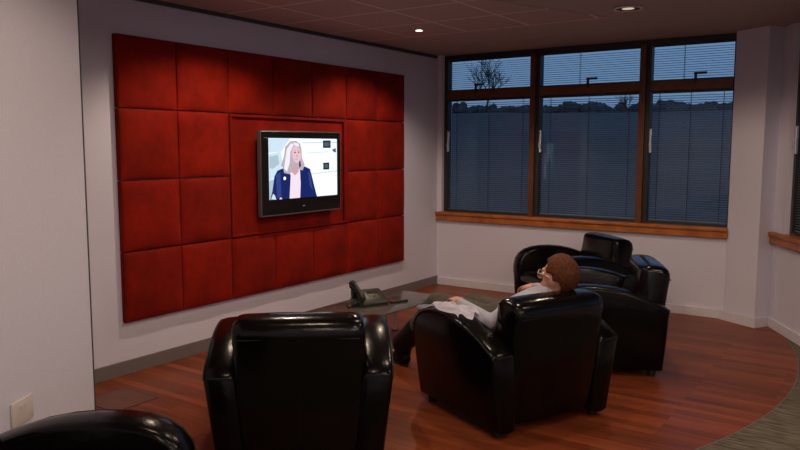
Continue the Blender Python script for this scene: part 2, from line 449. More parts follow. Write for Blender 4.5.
def blind(mx, a, b, z0, z1, label, group, cords):
    root = thing('venetian_blind', label, 'blind', group=group)
    root.matrix_world = mx @ Matrix.Translation(((a+b)/2, .080, z0))
    w = (b-a)/2-.006; h = z1-z0
    obj('headrail', box(-w, w, -.013, .013, h-.022, h-.001, .002), M['alu'], root)
    obj('bottom_rail', box(-w, w, -.012, .012, .004, .016, .003), M['slat'], root)
    bm = bmesh.new(); z = .036
    ta = math.radians(-16); c, s = math.cos(ta)*.0125, math.sin(ta)*.0125
    while z < h-.03:
        P = []
        for yy, zz in ((-c, s), (0, .0016), (c, -s)):
            P.append((yy, z+zz))
        lo = [(y, q-.0006) for y, q in P]; hi = [(y, q+.0002) for y, q in P]
        ring = hi+lo[::-1]
        A = [bm.verts.new((-w, y, q)) for y, q in ring]; B = [bm.verts.new((w, y, q)) for y, q in ring]
        n = len(ring)
        for k in range(n): bm.faces.new((A[k], A[(k+1) % n], B[(k+1) % n], B[k]))
        bm.faces.new(A[::-1]); bm.faces.new(B)
        z += .0215
    obj('slats', bm, M['slat'], root)
    for f in cords:
        bm = bmesh.new(); x = -w+2*w*f
        add_box(bm, x-.0016, x+.0016, -.0135, -.0122, .01, h-.02); add_box(bm, x-.0016, x+.0016, .0122, .0135, .01, h-.02)
        obj('ladder_cord', bm, M['alu'], root)
I4 = Matrix.Identity(4)
cells, zz = window('window_1', I4, .055, 3.055, [(1.104, 1.200), (2.220, 2.318)], -.0)
where = ['left', 'middle', 'right']
for k, (a, b) in enumerate(cells):
    blind(I4, a, b, zz[0], zz[1], f'tall grey slatted blind in the {where[k]} lower pane of the back window', 'tall blinds of the back window', (.1, .5, .9))
    blind(I4, a, b, zz[2], zz[3], f'short grey slatted blind in the {where[k]} top pane of the back window', 'short blinds of the back window', (.4,))
mr = Matrix(((rw_d.x, rw_n.x, 0, rw0.x), (rw_d.y, rw_n.y, 0, rw0.y), (0, 0, 1, 0), (0, 0, 0, 1)))
cells2, zz = window('window_2', mr, W2T, 4.2, [(1.45, 1.546), (2.80, 2.90)], .015)
blind(mr, *cells2[0], zz[0], zz[1], 'tall dark slatted blind beside the pillar in the right-hand window', 'blinds of the right-hand window', (.1, .5, .9))
blind(mr, *cells2[0], zz[2], zz[3], 'short dark slatted blind high beside the pillar in the right-hand window', 'blinds of the right-hand window', (.4,))

# ------------------------------------------------------------------ red padded wall
TL, Y0, Z0 = .4815, -4.100, .363
def pad_tile(y0, y1, z0, z1, base, bulge):
    bm = bmesh.new(); N = 16; g = []
    gap = .0035
    y0 += gap; y1 -= gap; z0 += gap; z1 -= gap
    for i in range(N+1):
        row = []
        for j in range(N+1):
            u = -1+2*i/N; v = -1+2*j/N
            # cosine spacing keeps the rounded edge crisp
            u = math.sin(u*PI/2); v = math.sin(v*PI/2)
            hgt = (max(0, (1-abs(u)**3.2)*(1-abs(v)**3.2)))**.62
            row.append(bm.verts.new((base+bulge*hgt, y0+(y1-y0)*(u+1)/2, z0+(z1-z0)*(v+1)/2)))
        g.append(row)
    for i in range(N):
        for j in range(N): bm.faces.new((g[i][j], g[i+1][j], g[i+1][j+1], g[i][j+1]))
    # sides back to the wall
    loop = [g[i][0] for i in range(N)]+[g[N][j] for j in range(N)]+[g[i][N] for i in range(N, 0, -1)]+[g[0][j] for j in range(N, 0, -1)]
    back = [bm.verts.new((.0005, v.co.y, v.co.z)) for v in loop]
    for k in range(len(loop)): bm.faces.new((loop[k], loop[(k+1) % len(loop)], back[(k+1) % len(loop)], back[k]))
    bm.faces.new(back)
    return bm
rows = ['bottom', 'second lowest', 'second highest', 'top']
cols = ['first', 'second', 'third', 'fourth', 'fifth', 'sixth', 'last']
for r in range(4):
    for c in range(7):
        if r in (1, 2) and 2 <= c <= 4: continue
        y0 = Y0+c*TL; z0 = Z0+r*TL
        t = obj('padded_tile', pad_tile(y0, y0+TL, z0, z0+TL, .040, .028), M['velvet'], smooth=True)
        if r in (0, 3):
            lab = f'red padded fabric wall tile, {cols[c]} from the left in the {rows[r]} row'
        else:
            side = 'left' if c < 2 else 'right'; io = {0: 'outer', 1: 'inner', 5: 'inner', 6: 'outer'}[c]
            lab = f'red padded fabric wall tile {side} of the television, {io} one of the {"upper" if r == 2 else "lower"} pair'
        tag(t, lab, 'wall tile', 'red padded wall tiles')
root = thing('backing_panel', 'wide flat red fabric panel framed behind the television', 'wall panel', (0, 0, 0))
ya, yb, za, zb_ = Y0+2*TL, Y0+5*TL, Z0+TL, Z0+3*TL
obj('panel_board', box(.0005, .030, ya+.004, yb-.004, za+.004, zb_-.004), M['velvet'], root)
bm = bmesh.new()
for q in ((ya+.004, yb-.004, zb_-.026, zb_-.004), (ya+.004, yb-.004, za+.004, za+.026), (ya+.004, ya+.026, za+.026, zb_-.026), (yb-.05, yb-.004, za+.026, zb_-.026)):
    add_box(bm, .030, .052, *q, .006)
obj('panel_border', bm, M['velvet'], root)

# ------------------------------------------------------------------ television
tv = thing('television', 'flat black television with silver edge hung on the red panel', 'television', (.130, -2.400, .994))
W_, H_ = 1.0, .690
hw = W_/2
bm = bmesh.new(); add_box(bm, -.070, -.006, -hw+.05, hw-.05, .03, H_-.05, .012); obj('rear_casing', bm, M['tv_body'], tv)
bm = bmesh.new()
SY0, SY1, SZ0, SZ1 = -.412, .458, .133, .630
add_box(bm, -.012, .006, -hw+.008, hw-.008, SZ1, H_-.008, .003)
add_box(bm, -.012, .006, -hw+.008, hw-.008, .012, SZ0, .003)
add_box(bm, -.012, .006, -hw+.008, SY0, SZ0, SZ1, .002)
add_box(bm, -.012, .006, SY1, hw-.008, SZ0, SZ1, .002)
obj('bezel', bm, M['tv_body'], tv)
bm = bmesh.new()
add_box(bm, -.034, .004, -hw, -hw+.009, 0, H_, .003); add_box(bm, -.034, .004, hw-.009, hw, 0, H_, .003)
add_box(bm, -.034, .004, -hw+.009, hw-.009, 0, .013, .003); add_box(bm, -.034, .004, -hw+.009, hw-.009, H_-.009, H_, .003)
obj('edge_band', bm, M['tv_edge'], tv)
bm = bmesh.new(); add_box(bm, .0058, .0072, -.016, .016, .060, .068, .0006); obj('brand_badge', bm, M['handle_silver'], tv)
bm = bmesh.new(); add_box(bm, -.096, -.068, -.17, .17, .18, .50, .004); obj('wall_bracket', bm, M['handle_dark'], tv)
# picture on the screen, as flat areas of one lit sheet
pm = []
def pmat(name, col, s=1.): s *= .86; pm.append(emit(name, col, s)); return len(pm)-1
cBG = pmat('screen_background', (.86, .95, 1.0), 1.1); cBG2 = pmat('screen_shade', (.64, .80, .92), .95); cBG3 = pmat('screen_grey', (.48, .63, .72), .85)
cHAIR = pmat('screen_blond', (.58, .49, .55), .85); cHAIR2 = pmat('screen_blond_light', (.85, .82, .92), 1.0); cFACE = pmat('screen_face', (.82, .56, .60), .95)
cFSH = pmat('screen_face_shade', (.68, .42, .47), .85); cNAVY = pmat('screen_navy', (.012, .022, .14), .9); cNAVY2 = pmat('screen_navy_light', (.035, .06, .26), .9)
cPINK = pmat('screen_blouse', (.88, .74, .85), 1.); cDARK = pmat('screen_dark', (.02, .03, .05), .8); cLINE = pmat('screen_dark_line', (.10, .07, .12), .8); cMID = pmat('screen_picture', (.09, .13, .18), .8)
bm = bmesh.new(); layer = [0]
SW, SH = SY1-SY0, SZ1-SZ0
def shp(pts, mi):
    layer[0] += 1; x = -.004+.00012*layer[0]
    f = bm.faces.new([bm.verts.new((x, SY0+u*SW, SZ1-v*SH)) for u, v in pts]); f.material_index = mi
def ell(cx, cy, rx, ry, mi, n=24, rot=0):
    P = []
    for k in range(n):
        a, b = rx*math.cos(2*PI*k/n), ry*math.sin(2*PI*k/n)
        P.append((cx+a*math.cos(rot)-b*math.sin(rot), cy+a*math.sin(rot)+b*math.cos(rot)))
    shp(P, mi)
# u 0..1 left to right, v 0..1 top to bottom
shp([(0, 0), (1, 0), (1, 1), (0, 1)], cBG)
shp([(0, .0), (.30, .0), (.18, .22), (0, .24)], cBG2)
shp([(0, .26), (.17, .22), (.20, .45), (.12, .62), (0, .70)], cBG2)
shp([(.02, .30), (.13, .27), (.15, .42), (.06, .50), (.02, .48)], cBG3)
shp([(0, .70), (.08, .66), (.05, 1), (0, 1)], cBG3)
shp([(.47, .06), (1, .05), (1, .07), (.47, .085)], cBG2)
shp([(.52, .24), (.86, .22), (.86, .235), (.52, .255)], cBG2)
shp([(.56, .60), (1, .56), (1, .58), (.58, .62)], cBG2)
for u, v, w, h in ((.78, .03, .12, .13), (.78, .42, .095, .12)):
    shp([(u, v), (u+w, v-.005), (u+w, v+h), (u, v+h)], cDARK); shp([(u+.02, v+.03), (u+w-.02, v+.025), (u+w-.02, v+h-.03), (u+.02, v+h-.03)], cMID)
shp([(.92, .19), (.98, .16), (.985, .24), (.95, .235)], cMID)
# jacket
shp([(.02, 1), (.05, .86), (.08, .62), (.12, .53), (.22, .48), (.32, .52), (.42, .54), (.50, .47), (.58, .52), (.61, .66), (.65, .86), (.68, 1)], cNAVY)
shp([(.10, .60), (.16, .55), (.17, .95), (.11, .98)], cNAVY2); shp([(.55, .56), (.58, .58), (.62, .90), (.57, .80)], cNAVY2)
shp([(.03, .99), (.06, .90), (.08, .93), (.10, 1)], cBG2); shp([(.14, 1), (.15, .97), (.17, .97), (.18, 1)], cFACE)
shp([(.27, .50), (.43, .50), (.44, .74), (.43, 1), (.27, 1), (.29, .76)], cPINK)
shp([(.26, .50), (.30, .62), (.28, 1), (.245, 1), (.25, .7)], cNAVY)
shp([(.44, .50), (.435, .66), (.45, 1), (.47, 1), (.49, .55)], cNAVY)
# neck, hair, face
shp([(.31, .42), (.42, .42), (.41, .56), (.36, .62), (.31, .55)], cFSH)
shp([(.20, .50), (.17, .44), (.21, .30), (.23, .14), (.30, .05), (.38, .04), (.44, .09), (.46, .20), (.46, .32), (.50, .44), (.47, .54), (.42, .52), (.40, .44), (.33, .46), (.33, .56), (.27, .59), (.21, .57)], cHAIR)
shp([(.22, .40), (.25, .18), (.31, .08), (.35, .10), (.30, .22), (.29, .40), (.25, .55), (.21, .50)], cHAIR2)
shp([(.34, .07), (.41, .08), (.43, .14), (.36, .12)], cHAIR2)
ell(.385, .27, .062, .145, cFACE, rot=-.08)
shp([(.42, .38), (.435, .37), (.45, .46), (.425, .50), (.415, .44)], cLINE)
shp([(.355, .35), (.41, .34), (.405, .350), (.36, .362)], cFSH); shp([(.388, .25), (.400, .30), (.39, .31), (.38, .305)], cFSH)
ell(.362, .235, .013, .012, cLINE, 10); ell(.415, .232, .011, .012, cLINE, 10)
shp([(.345, .205), (.375, .200), (.375, .21), (.345, .215)], cFSH); shp([(.402, .200), (.428, .203), (.428, .212), (.402, .21)], cFSH)
ell(.215, .66, .018, .030, cBG, 12)
scr = obj('screen', bm, pm, tv)

# ------------------------------------------------------------------ armchair
CW, CTB, CA, CD, CZR, CZF = .908, .109, .153, .802, .47, .598
def flare(p):
    """sides lean outwards towards the top"""
    k = min(1.05, max(0, p.z/CZR)); s = (CW-CTB+CTB*k)/CW
    return Vector((p.x*s, p.y, p.z))
ARM = [(0.012, .045), (-.002, .25), (-.012, .455), (.002, .478), (.055, .508), (.115, .538), (.185, .564), (.265, .590), (.36, .608), (.46, .617), (.55, .616), (.63, .606), (.695, .584), (.745, .549), (.780, .500), (.797, .436), (.802, .36), (.797, .2), (.786, .045)]
BACK = [(.035, .07), (.0, .30), (-.030, .58), (-.042, .655), (-.040, .688), (-.029, .716), (-.010, .734), (.02, .744), (.07, .749), (.105, .748), (.134, .741), (.150, .727), (.156, .705), (.170, .62), (.208, .45), (.255, .25), (.255, .07)]
BW = CW/2-CA
def make_chair(label, group):
    t = thing('armchair', label, 'armchair', group=group)
    for s in (-1, 1):
        xo, xi = CW/2, CW/2-CA
        st = [(xo, .022), (xo-.004, .010), (xo-.014, .002), (xo-.03, -.003), (xo-.075, -.008), (xi+.03, -.003), (xi+.014, .002), (xi+.004, .010), (xi, .022)]
        bm = loft_profile(bmesh.new(), ARM, [(s*x, i) for x, i in st], flare)
        a = shade(obj('arm', bm, M['leather'], t), 50)
        # piped seam where the top strip meets the rear panel, and along the outer edge
        bm = bmesh.new()
        add_tube(bm, [flare(Vector((s*(xo-.02), -.012, .462))), flare(Vector((s*(xo-.075), -.021, .464))), flare(Vector((s*(xi+.02), -.012, .462)))], .0045)
        for xx in (xo-.004,):
            add_tube(bm, [flare(Vector((s*xx, *q))) for q in offset_poly(ARM, .006)[2:17]], .0042, 6)
        shade(obj('arm_piping', bm, M['seam'], a), 60)
    st = [(-BW-.012, .04), (-BW-.006, .018), (-BW+.012, .006), (-BW+.04, .0), (-BW*.4, -.004), (BW*.4, -.004), (BW-.04, 0), (BW-.012, .006), (BW+.006, .018), (BW+.012, .04)]
    b = shade(obj('backrest', loft_profile(bmesh.new(), BACK, st), M['leather_roll'], t), 55)
    bm = bmesh.new()
    add_tube(bm, [(x, -.041, .652) for x in (-BW+.01, -.1, .1, BW-.01)], .0035)
    add_tube(bm, [(0, y-.0035, z) for y, z in BACK[0:4]], .0016, 6)
    shade(obj('back_seam', bm, M['seam'], b), 60)
    shade(obj('seat_base', box(-BW+.002, BW-.002, .05, .765, .075, .285, .012), M['leather'], t), 50)
    # domed loose cushion
    bm = bmesh.new(); N = 14
    def cush(side):
        return [[bm.verts.new((x*(BW-.006), .245+(y+1)*.272, (.352+.062*((1-abs(x)**4)*(1-abs(y)**4))**.55*side) if side > 0 else .289+.02*(1-((1-abs(x)**4)*(1-abs(y)**4))**.4))) for y in [-1+2*j/N for j in range(N+1)]] for x in [-1+2*i/N for i in range(N+1)]]
    T, Bm = cush(1), cush(-1)
    for i in range(N):
        for j in range(N):
            bm.faces.new((T[i][j], T[i+1][j], T[i+1][j+1], T[i][j+1])); bm.faces.new((Bm[i][j], Bm[i][j+1], Bm[i+1][j+1], Bm[i+1][j]))
    lt = lambda G: [G[i][0] for i in range(N)]+[G[N][j] for j in range(N)]+[G[i][N] for i in range(N, 0, -1)]+[G[0][j] for j in range(N, 0, -1)]
    a_, b_ = lt(T), lt(Bm)
    for k in range(len(a_)): bm.faces.new((a_[k], a_[(k+1) % len(a_)], b_[(k+1) % len(a_)], b_[k]))
    shade(obj('seat_cushion', bm, M['leather_roll'], t), 60)
    for sx in (-1, 1):
        for y in (.075, .725):
            bm = bmesh.new(); add_cyl(bm, (sx*.345, y, 0), (sx*.345, y, .06), .028, .034, 14)
            shade(obj('foot', bm, M['foot'], t), 50)
    return t
def copy_tree(o, parent=None):
    c = o.copy(); C.objects.link(c)
    if parent: c.parent = parent
    for ch in list(o.children): copy_tree(ch, c)
    return c
def pose(o, x, y, th):
    o.location = (x, y, 0.0); o.rotation_euler = (0, 0, th-PI/2)
chA = make_chair('black leather armchair with the seated man in it', 'black leather armchairs')
chA_pose = (2.814, -3.349, 2.691)
pose(chA, *chA_pose)
for x, y, th, lab in ((1.990, -4.531, 2.250, 'black leather armchair in the foreground seen squarely from behind'),
                      (2.898, -1.722, 3.582, 'black leather armchair right behind the seated man, nearer of the two by the window'),
                      (2.159, -.434, 3.955, 'black leather armchair farthest away, against the wall under the back window'),
                      (1.868, -6.20, .60, 'black leather armchair cut off in the near left corner below the socket')):
    c = copy_tree(chA); pose(c, x, y, th); c['label'] = lab

# ------------------------------------------------------------------ glass table and what is on it
TH = .33
tab = thing('coffee_table', 'low glass coffee table with chrome legs holding the telephone', 'table', (.99, -2.50, 0), math.radians(-3.5))
shade(obj('glass_top', box(-.262, .262, -.56, .56, TH-.012, TH, .003), M['table_glass'], tab))
for sx in (-1, 1):
    for sy in (-1, 1):
        bm = bmesh.new(); add_cyl(bm, (sx*.185, sy*.44, 0.012), (sx*.185, sy*.44, TH-.012), .019, .019, 20)
        l = shade(obj('leg', bm, M['chrome'], tab), 50)
        bm = bmesh.new(); add_cyl(bm, (sx*.185, sy*.44, 0), (sx*.185, sy*.44, .014), .027, .024, 20)
        shade(obj('leg_cap', bm, M['handle_dark'], l), 50)

# desk telephone: base faces the chairs, handset stands on its left side
ph = thing('telephone', 'dark desk telephone with its handset on the left, on the glass table', 'telephone', (.935, -2.545, TH+.001), math.radians(62))
ph.scale = (1.04, 1.04, 1.04)
bm = bmesh.new()
prof = [(-.088, 0), (-.092, .022), (-.080, .040), (.040, .092), (.075, .100), (.092, .085), (.096, .0)]
loft_profile(bm, prof, [(-.098, .012), (-.093, .003), (-.085, 0), (.105, 0), (.113, .003), (.118, .012)])
shade(obj('phone_body', bm, M['phone'], ph), 40)
sl = math.atan2(.052, .12)
def on_slope(x, t): return Matrix.Translation((x, -.080+t*math.cos(sl), .041+t*math.sin(sl))) @ Matrix.Rotation(sl, 4, 'X')
for r in range(4):
    for c in range(3):
        bm = box(-.009, .009, -.006, .006, -.001, .004, .0015, mx=on_slope(-.005+c*.024, .022+r*.017)); obj('key', bm, M['phone_key'], ph)
bm = box(-.045, .045, -.016, .016, -.001, .003, .001, mx=on_slope(.03, .110)); obj('phone_display', bm, M['tv_body'], ph)
bm = bmesh.new()
pts = [(-.100, -.098, .062), (-.101, -.078, .083), (-.102, -.04, .104), (-.103, .0, .124), (-.104, .04, .142), (-.105, .074, .152), (-.105, .096, .144)]
add_tube(bm, pts, [.025, .027, .022, .020, .022, .028, .025], 14)
add_ball(bm, (-.100, -.082, .062), (.026, .026, .022)); add_ball(bm, (-.105, .080, .132), (.026, .026, .023))
hs = remesh(obj('handset', bm, M['phone_dark'], ph), .004, 4)
bm = bmesh.new()
add_box(bm, -.122, -.082, -.085, .085, .0, .05, .006); add_box(bm, -.118, -.086, .04, .09, .05, .112, .008)
shade(obj('handset_cradle', bm, M['phone_dark'], ph), 40)
cord = []
for k in range(41):
    t = k/40; a = PI*1.25*t
    cord.append((-.125-.085*math.sin(a)*1.0-.02*t, -.085-.05*t+.14*t*t, .045*(1-t)**3+.005+.002*math.sin(40*t)))
bm = bmesh.new(); add_tube(bm, cord, .0048, 6)
shade(obj('phone_cord', bm, M['phone_dark'], ph), 60)
# remote control
rc = thing('remote_control', 'slim dark remote control lying on the glass table beside the telephone', 'remote control', (1.085, -2.36, TH), math.radians(-22))
bm = box(-.021, .021, -.078, .078, .0, .017, .006, seg=3); shade(obj('remote_body', bm, M['phone_dark'], rc), 40)
bm = box(-.018, .018, .015, .074, .0165, .0185, .001); obj('remote_plate', bm, M['tv_edge'], rc)
for r in range(4):
    for c in (-1, 1):
        bm = box(c*.009-.005, c*.009+.005, -.07+r*.018, -.06+r*.018, .0165, .0195, .001); obj('button', bm, M['phone_key'], rc)

# ------------------------------------------------------------------ double socket on the near wall
t0 = .625
q = near_e+near_w*t0
so = thing('wall_socket', 'white double power socket on the near left wall', 'socket', (q.x, q.y, .462), math.atan2(near_w.y, near_w.x))
shade(obj('face_plate', box(-.076, .076, .0, .012, -.052, .052, .004), M['socket'], so), 40)   # local y points into the room
for s in (-1, 1):
    shade(obj('rocker_switch', box(s*.016-.007, s*.016+.007, .010, .015, .012, .03, .0015), M['socket'], so), 40)
    bm = bmesh.new()
    for (x, z, w, h) in ((0, .012, .0035, .004), (-.0105, -.009, .0035, .0025), (.0105, -.009, .0035, .0025)):
        add_box(bm, s*.043+x-w, s*.043+x+w, .0105, .0116, z-h-.004, z+h-.004)
    obj('socket_holes', bm, M['socket_dark'], so)

# floor box lid let into the wood by the left wall
fl = thing('floor_box', 'square wooden floor box lid set in the floor near the left skirting', 'floor box', (.40, -4.42, 0), math.radians(0))
obj('lid', box(-.17, .17, -.15, .15, -.01, .0022), M['lid'], fl)
bm = bmesh.new()
for q in ((-.176, .176, .15, .156), (-.176, .176, -.156, -.15), (-.176, -.17, -.15, .15), (.17, .176, -.15, .15)): add_box(bm, *q, -.01, .003)
obj('lid_rim', bm, M['lid_edge'], fl)

# ------------------------------------------------------------------ ceiling fittings
def downlight(x, y, label, big):
    d = thing('downlight', label, 'ceiling light', (x, y, CEIL-.004), 0, 'large recessed downlights' if big else 'small halogen spotlights')
    R_ = .105 if big else .036
    bm = bmesh.new(); add_lathe(bm, [(R_*.80, .0), (R_*.84, -.006), (R_*.97, -.006), (R_, -.001), (R_, .001), (R_*.80, .001)], seg=40)
    shade(obj('trim_ring', bm, M['white_ring'], d), 50)
    bm = bmesh.new()
    bmesh.ops.create_circle(bm, cap_ends=True, radius=R_*.80, segments=32)
    if big:
        # shallow gold reflector dish with the lamp in the middle, just under the tile
        bm.free(); bm = bmesh.new(); add_lathe(bm, [(R_*.80, -.0035), (R_*.62, -.0015), (R_*.40, -.0008)], seg=40); shade(obj('reflector', bm, M['gold'], d), 60)
        bm = bmesh.new(); bmesh.ops.create_circle(bm, cap_ends=True, radius=R_*.42, segments=32, matrix=Matrix.Translation((0, 0, -.0012)))
        obj('lamp', bm, M['lamp_white'], d)
    else:
        for v in bm.verts: v.co.z = -.002
        obj('lamp', bm, M['halogen'], d)
    return d
LIGHTS = []
downlight(.815, -1.66, 'small bright halogen spotlight in the tiled ceiling', False); LIGHTS.append((.815, -1.66, 'small'))
for y in (-3.42,): downlight(.815, y, 'small halogen spotlight in the tiled ceiling outside the photo', False); LIGHTS.append((.815, y, 'small'))
downlight(2.604, -1.64, 'large round downlight with gold reflector near the back window', True); LIGHTS.append((2.604, -1.64, 'big'))
for x, y in ((2.604, -3.4), (4.36, -3.4), (2.604, -5.17), (4.36, -5.17), (6.1, -5.17), (4.36, -6.95), (6.1, -6.95)):
    downlight(x, y, 'large round downlight in the ceiling above the foreground, outside the photo', True); LIGHTS.append((x, y, 'big'))

# unseen square fill lights added in the ceiling behind the camera for ambient light
for x, y in ((5.2, -7.9), (7.2, -6.1), (7.2, -7.9)):
    d = thing('fill_light_panel', 'square fill light added in the ceiling behind the camera, out of view', 'ceiling light', (x, y, CEIL+.004), 0, 'square fill lights')
    bm = bmesh.new()
    for q in ((-.31, .31, .28, .31), (-.31, .31, -.31, -.28), (-.31, -.28, -.28, .28), (.28, .31, -.28, .28)): add_box(bm, *q, -.012, 0)
    obj('fill_frame', bm, M['white_ring'], d)
    obj('fill_diffuser', box(-.28, .28, -.28, .28, -.008, -.001), M['diffuser'], d)
def diffuser(x0, x1, y, label):
    d = thing('slot_diffuser', label, 'air vent', ((x0+x1)/2, y, CEIL+.004), 0, 'ceiling slot vents')
    w = (x1-x0)/2
    obj('slot', box(-w, w, -.022, .022, -.002, .0), M['slot'], d)
    bm = bmesh.new()
    for a, b in ((-.034, -.022), (-.003, .003), (.022, .034)): add_box(bm, -w-.01, w+.01, a, b, -.006, 0, .001)
    obj('slot_frame', bm, M['plaster'], d)
diffuser(.30, .87, -.60, 'short slot vent in the ceiling over the left pane of the back window')
diffuser(1.27, 2.20, -.57, 'long slot vent in the ceiling over the middle pane of the back window')

# ------------------------------------------------------------------ seated man (in the frame of his chair)
man = thing('person', 'man with short auburn hair and glasses reclining in an armchair towards the television', 'person')
pose(man, *chA_pose)
V = Vector
HC = V((.137, .165, .816))                        # head centre
fd = V((-.34, .90, .10)).normalized()             # where the face points
rt_ = fd.cross(V((0, 0, 1))).normalized(); up_ = rt_.cross(fd).normalized()
HM = Matrix((rt_, fd, up_)).transposed()
def hp(r, f, u): return HC+rt_*r+fd*f+up_*u
def cap(bm, p0, p1, r0, r1, seg=14):
    p0, p1 = V(p0), V(p1)
    add_cyl(bm, p0, p1, r0, r1, seg); add_ball(bm, p0, r0, None, seg, 10); add_ball(bm, p1, r1, None, seg, 10)
def chain(bm, pts, seg=14):
    for (p, r), (p2, r2) in zip(pts, pts[1:]): cap(bm, p, p2, r, r2, seg)
hipL, hipR = V((-.03, .60, .475)), V((.17, .62, .455))
kneeL, kneeR = V((-.10, 1.06, .518)), V((.19, 1.06, .485))
ankL, ankR = V((-.125, 1.475, .125)), V((.22, 1.45, .11))
pel, belly, chest, neckb = V((.08, .59, .47)), V((.09, .44, .54)), V((.10, .30, .612)), V((.12, .205, .705))
shL, shR = V((-.075, .265, .632)), V((.285, .30, .625))
elL, elR = V((-.285, .225, .592)), V((.375, .42, .640))
wrL, wrR = V((-.258, .575, .634)), V((.385, .64, .655))
hdL = V((-.40, .655, .650))
bm = bmesh.new()
# head
add_ball(bm, hp(0, -.012, .012), (.074, .098, .103), HM); add_ball(bm, hp(0, .032, -.045), (.055, .060, .062), HM)
add_ball(bm, hp(0, .070, -.085), (.026, .022, .018), HM)                       # chin
cap(bm, hp(0, .088, .012), hp(0, .110, -.022), .010, .014); add_ball(bm, hp(0, .090, -.056), (.024, .010, .009), HM)   # nose, mouth
add_ball(bm, hp(0, .082, .030), (.045, .012, .012), HM)                         # brow
for s in (-1, 1): add_ball(bm, hp(s*.076, -.006, -.012), (.012, .020, .032), HM)   # ears
chain(bm, [(hp(0, -.02, -.06), .055), (neckb, .056)])
# trunk
chain(bm, [(neckb, .065), (chest, .115), (belly, .115), (pel, .120)])
for s in (-.075, .075): chain(bm, [(chest+V((s, 0, 0)), .10), (belly+V((s*.7, 0, 0)), .10), (pel+V((s, 0, 0)), .095)])
for sh, el, wr in ((shL, elL, wrL), (shR, elR, wrR)): chain(bm, [(neckb, .05), (sh, .058), (el, .040), (wr, .027)])
for hp_, kn, an in ((hipL, kneeL, ankL), (hipR, kneeR, ankR)):
    chain(bm, [(hp_, .085), (kn, .058), (kn*.55+an*.45, .052), (an, .036)])
    cap(bm, an, an+V((0, .03, -.06)), .034, .034); cap(bm, an+V((0, 0, -.06)), an+V((-.01, .14, -.075)), .034, .026)
# hands: palm, four unequal bent fingers, thumb from the side
def hand(bm, wr, fwd, side, down, L=.185):
    fwd, side, down = fwd.normalized(), side.normalized(), down.normalized()
    pc = wr+fwd*.055
    mx = Matrix((side, fwd, down)).transposed()
    add_ball(bm, pc, (.041, .052, .016), mx); cap(bm, wr, pc, .024, .022)
    for k, (o, l) in enumerate(((-.036, .068), (-.012, .080), (.012, .074), (.035, .058))):
        a = wr+fwd*(.092-.004*abs(k-1.3))+side*o
        b = a+fwd*l*.42*.92+down*l*.42*.38+side*o*.20
        c = b+fwd*l*.32*.70+down*l*.32*.70+side*o*.10
        d = c+fwd*l*.26*.42+down*l*.26*.90
        chain(bm, [(a-fwd*.03, .0092), (a, .0088), (b, .0082), (c, .0076), (d, .0068)], 10)
    th = wr+fwd*.030-side*.034
    chain(bm, [(wr+fwd*.02-side*.015, .014), (th+down*.004, .0125), (th+fwd*.032-side*.016+down*.012, .0105), (th+fwd*.058-side*.012+down*.024, .009)], 10)
hand(bm, wrL, V((.34, .94, .06)), V((-1, .2, 0)), V((0, -.1, -1)))
hand(bm, wrR, V((.05, .98, -.10)), V((1, -.05, 0)), V((0, -.1, -1)))
body = remesh(obj('body', bm, M['skin'], man), .005, 3)
# shirt
bm = bmesh.new()
chain(bm, [(neckb+V((0, .0, .006)), .072), (chest, .128), (belly, .128), (pel+V((0, -.02, .01)), .124)])
for s in (-.075, .075): chain(bm, [(chest+V((s, 0, 0)), .110), (belly+V((s*.7, 0, 0)), .112), (pel+V((s*.8, -.02, .01)), .108)])
for sh, el, wr in ((shL, elL, wrL), (shR, elR, wrR)):
    e2 = el+(wr-el)*.94
    chain(bm, [(neckb, .062), (sh, .072), (sh*.5+el*.5+V((0, 0, -.004)), .062), (el, .041), (el*.5+wr*.5, .037), (e2, .032)])
chain(bm, [(hp(.03, -.055, -.085), .030), (hp(-.03, -.055, -.085), .030)]); chain(bm, [(hp(.058, -.01, -.10), .022), (hp(.02, .05, -.125), .020)]); chain(bm, [(hp(-.058, -.01, -.10), .022), (hp(-.02, .05, -.125), .020)])
# loose sleeve folds hanging over the arm of the chair
chain(bm, [(elL+V((-.01, .04, -.008)), .036), (elL*.5+wrL*.5+V((-.016, 0, -.014)), .034), (wrL+V((-.012, -.03, -.010)), .028)])
shirt = remesh(obj('shirt', bm, M['shirt'], man), .008, 4)
# trousers
bm = bmesh.new()
for dy, dz, rr in ((0, -.005, .128), (-.075, .022, .131), (.05, .0, .112)):
    chain(bm, [(pel+V((-.065, dy, dz)), rr), (pel+V((.065, dy, dz)), rr)])
for hp_, kn, an in ((hipL, kneeL, ankL), (hipR, kneeR, ankR)):
    chain(bm, [(hp_+V((0, -.08, 0)), .114), (hp_*.5+kn*.5+V((0, 0, .008)), .094), (kn, .078), (kn*.5+an*.5, .076), (an+V((0, .0, .02)), .066)])
for k in range(7):                                   # bunched folds in the lap and at the knees
    f = .15+.11*k; p = hipL*(1-f)+kneeL*f
    chain(bm, [(p+V((-.085, -.02, .02)), .018), (p+V((-.02, .025, .088-.02*f)), .020), (p+V((.055, .05, .055)), .016)])
trousers = remesh(obj('trousers', bm, M['trouser'], man), .009, 3)
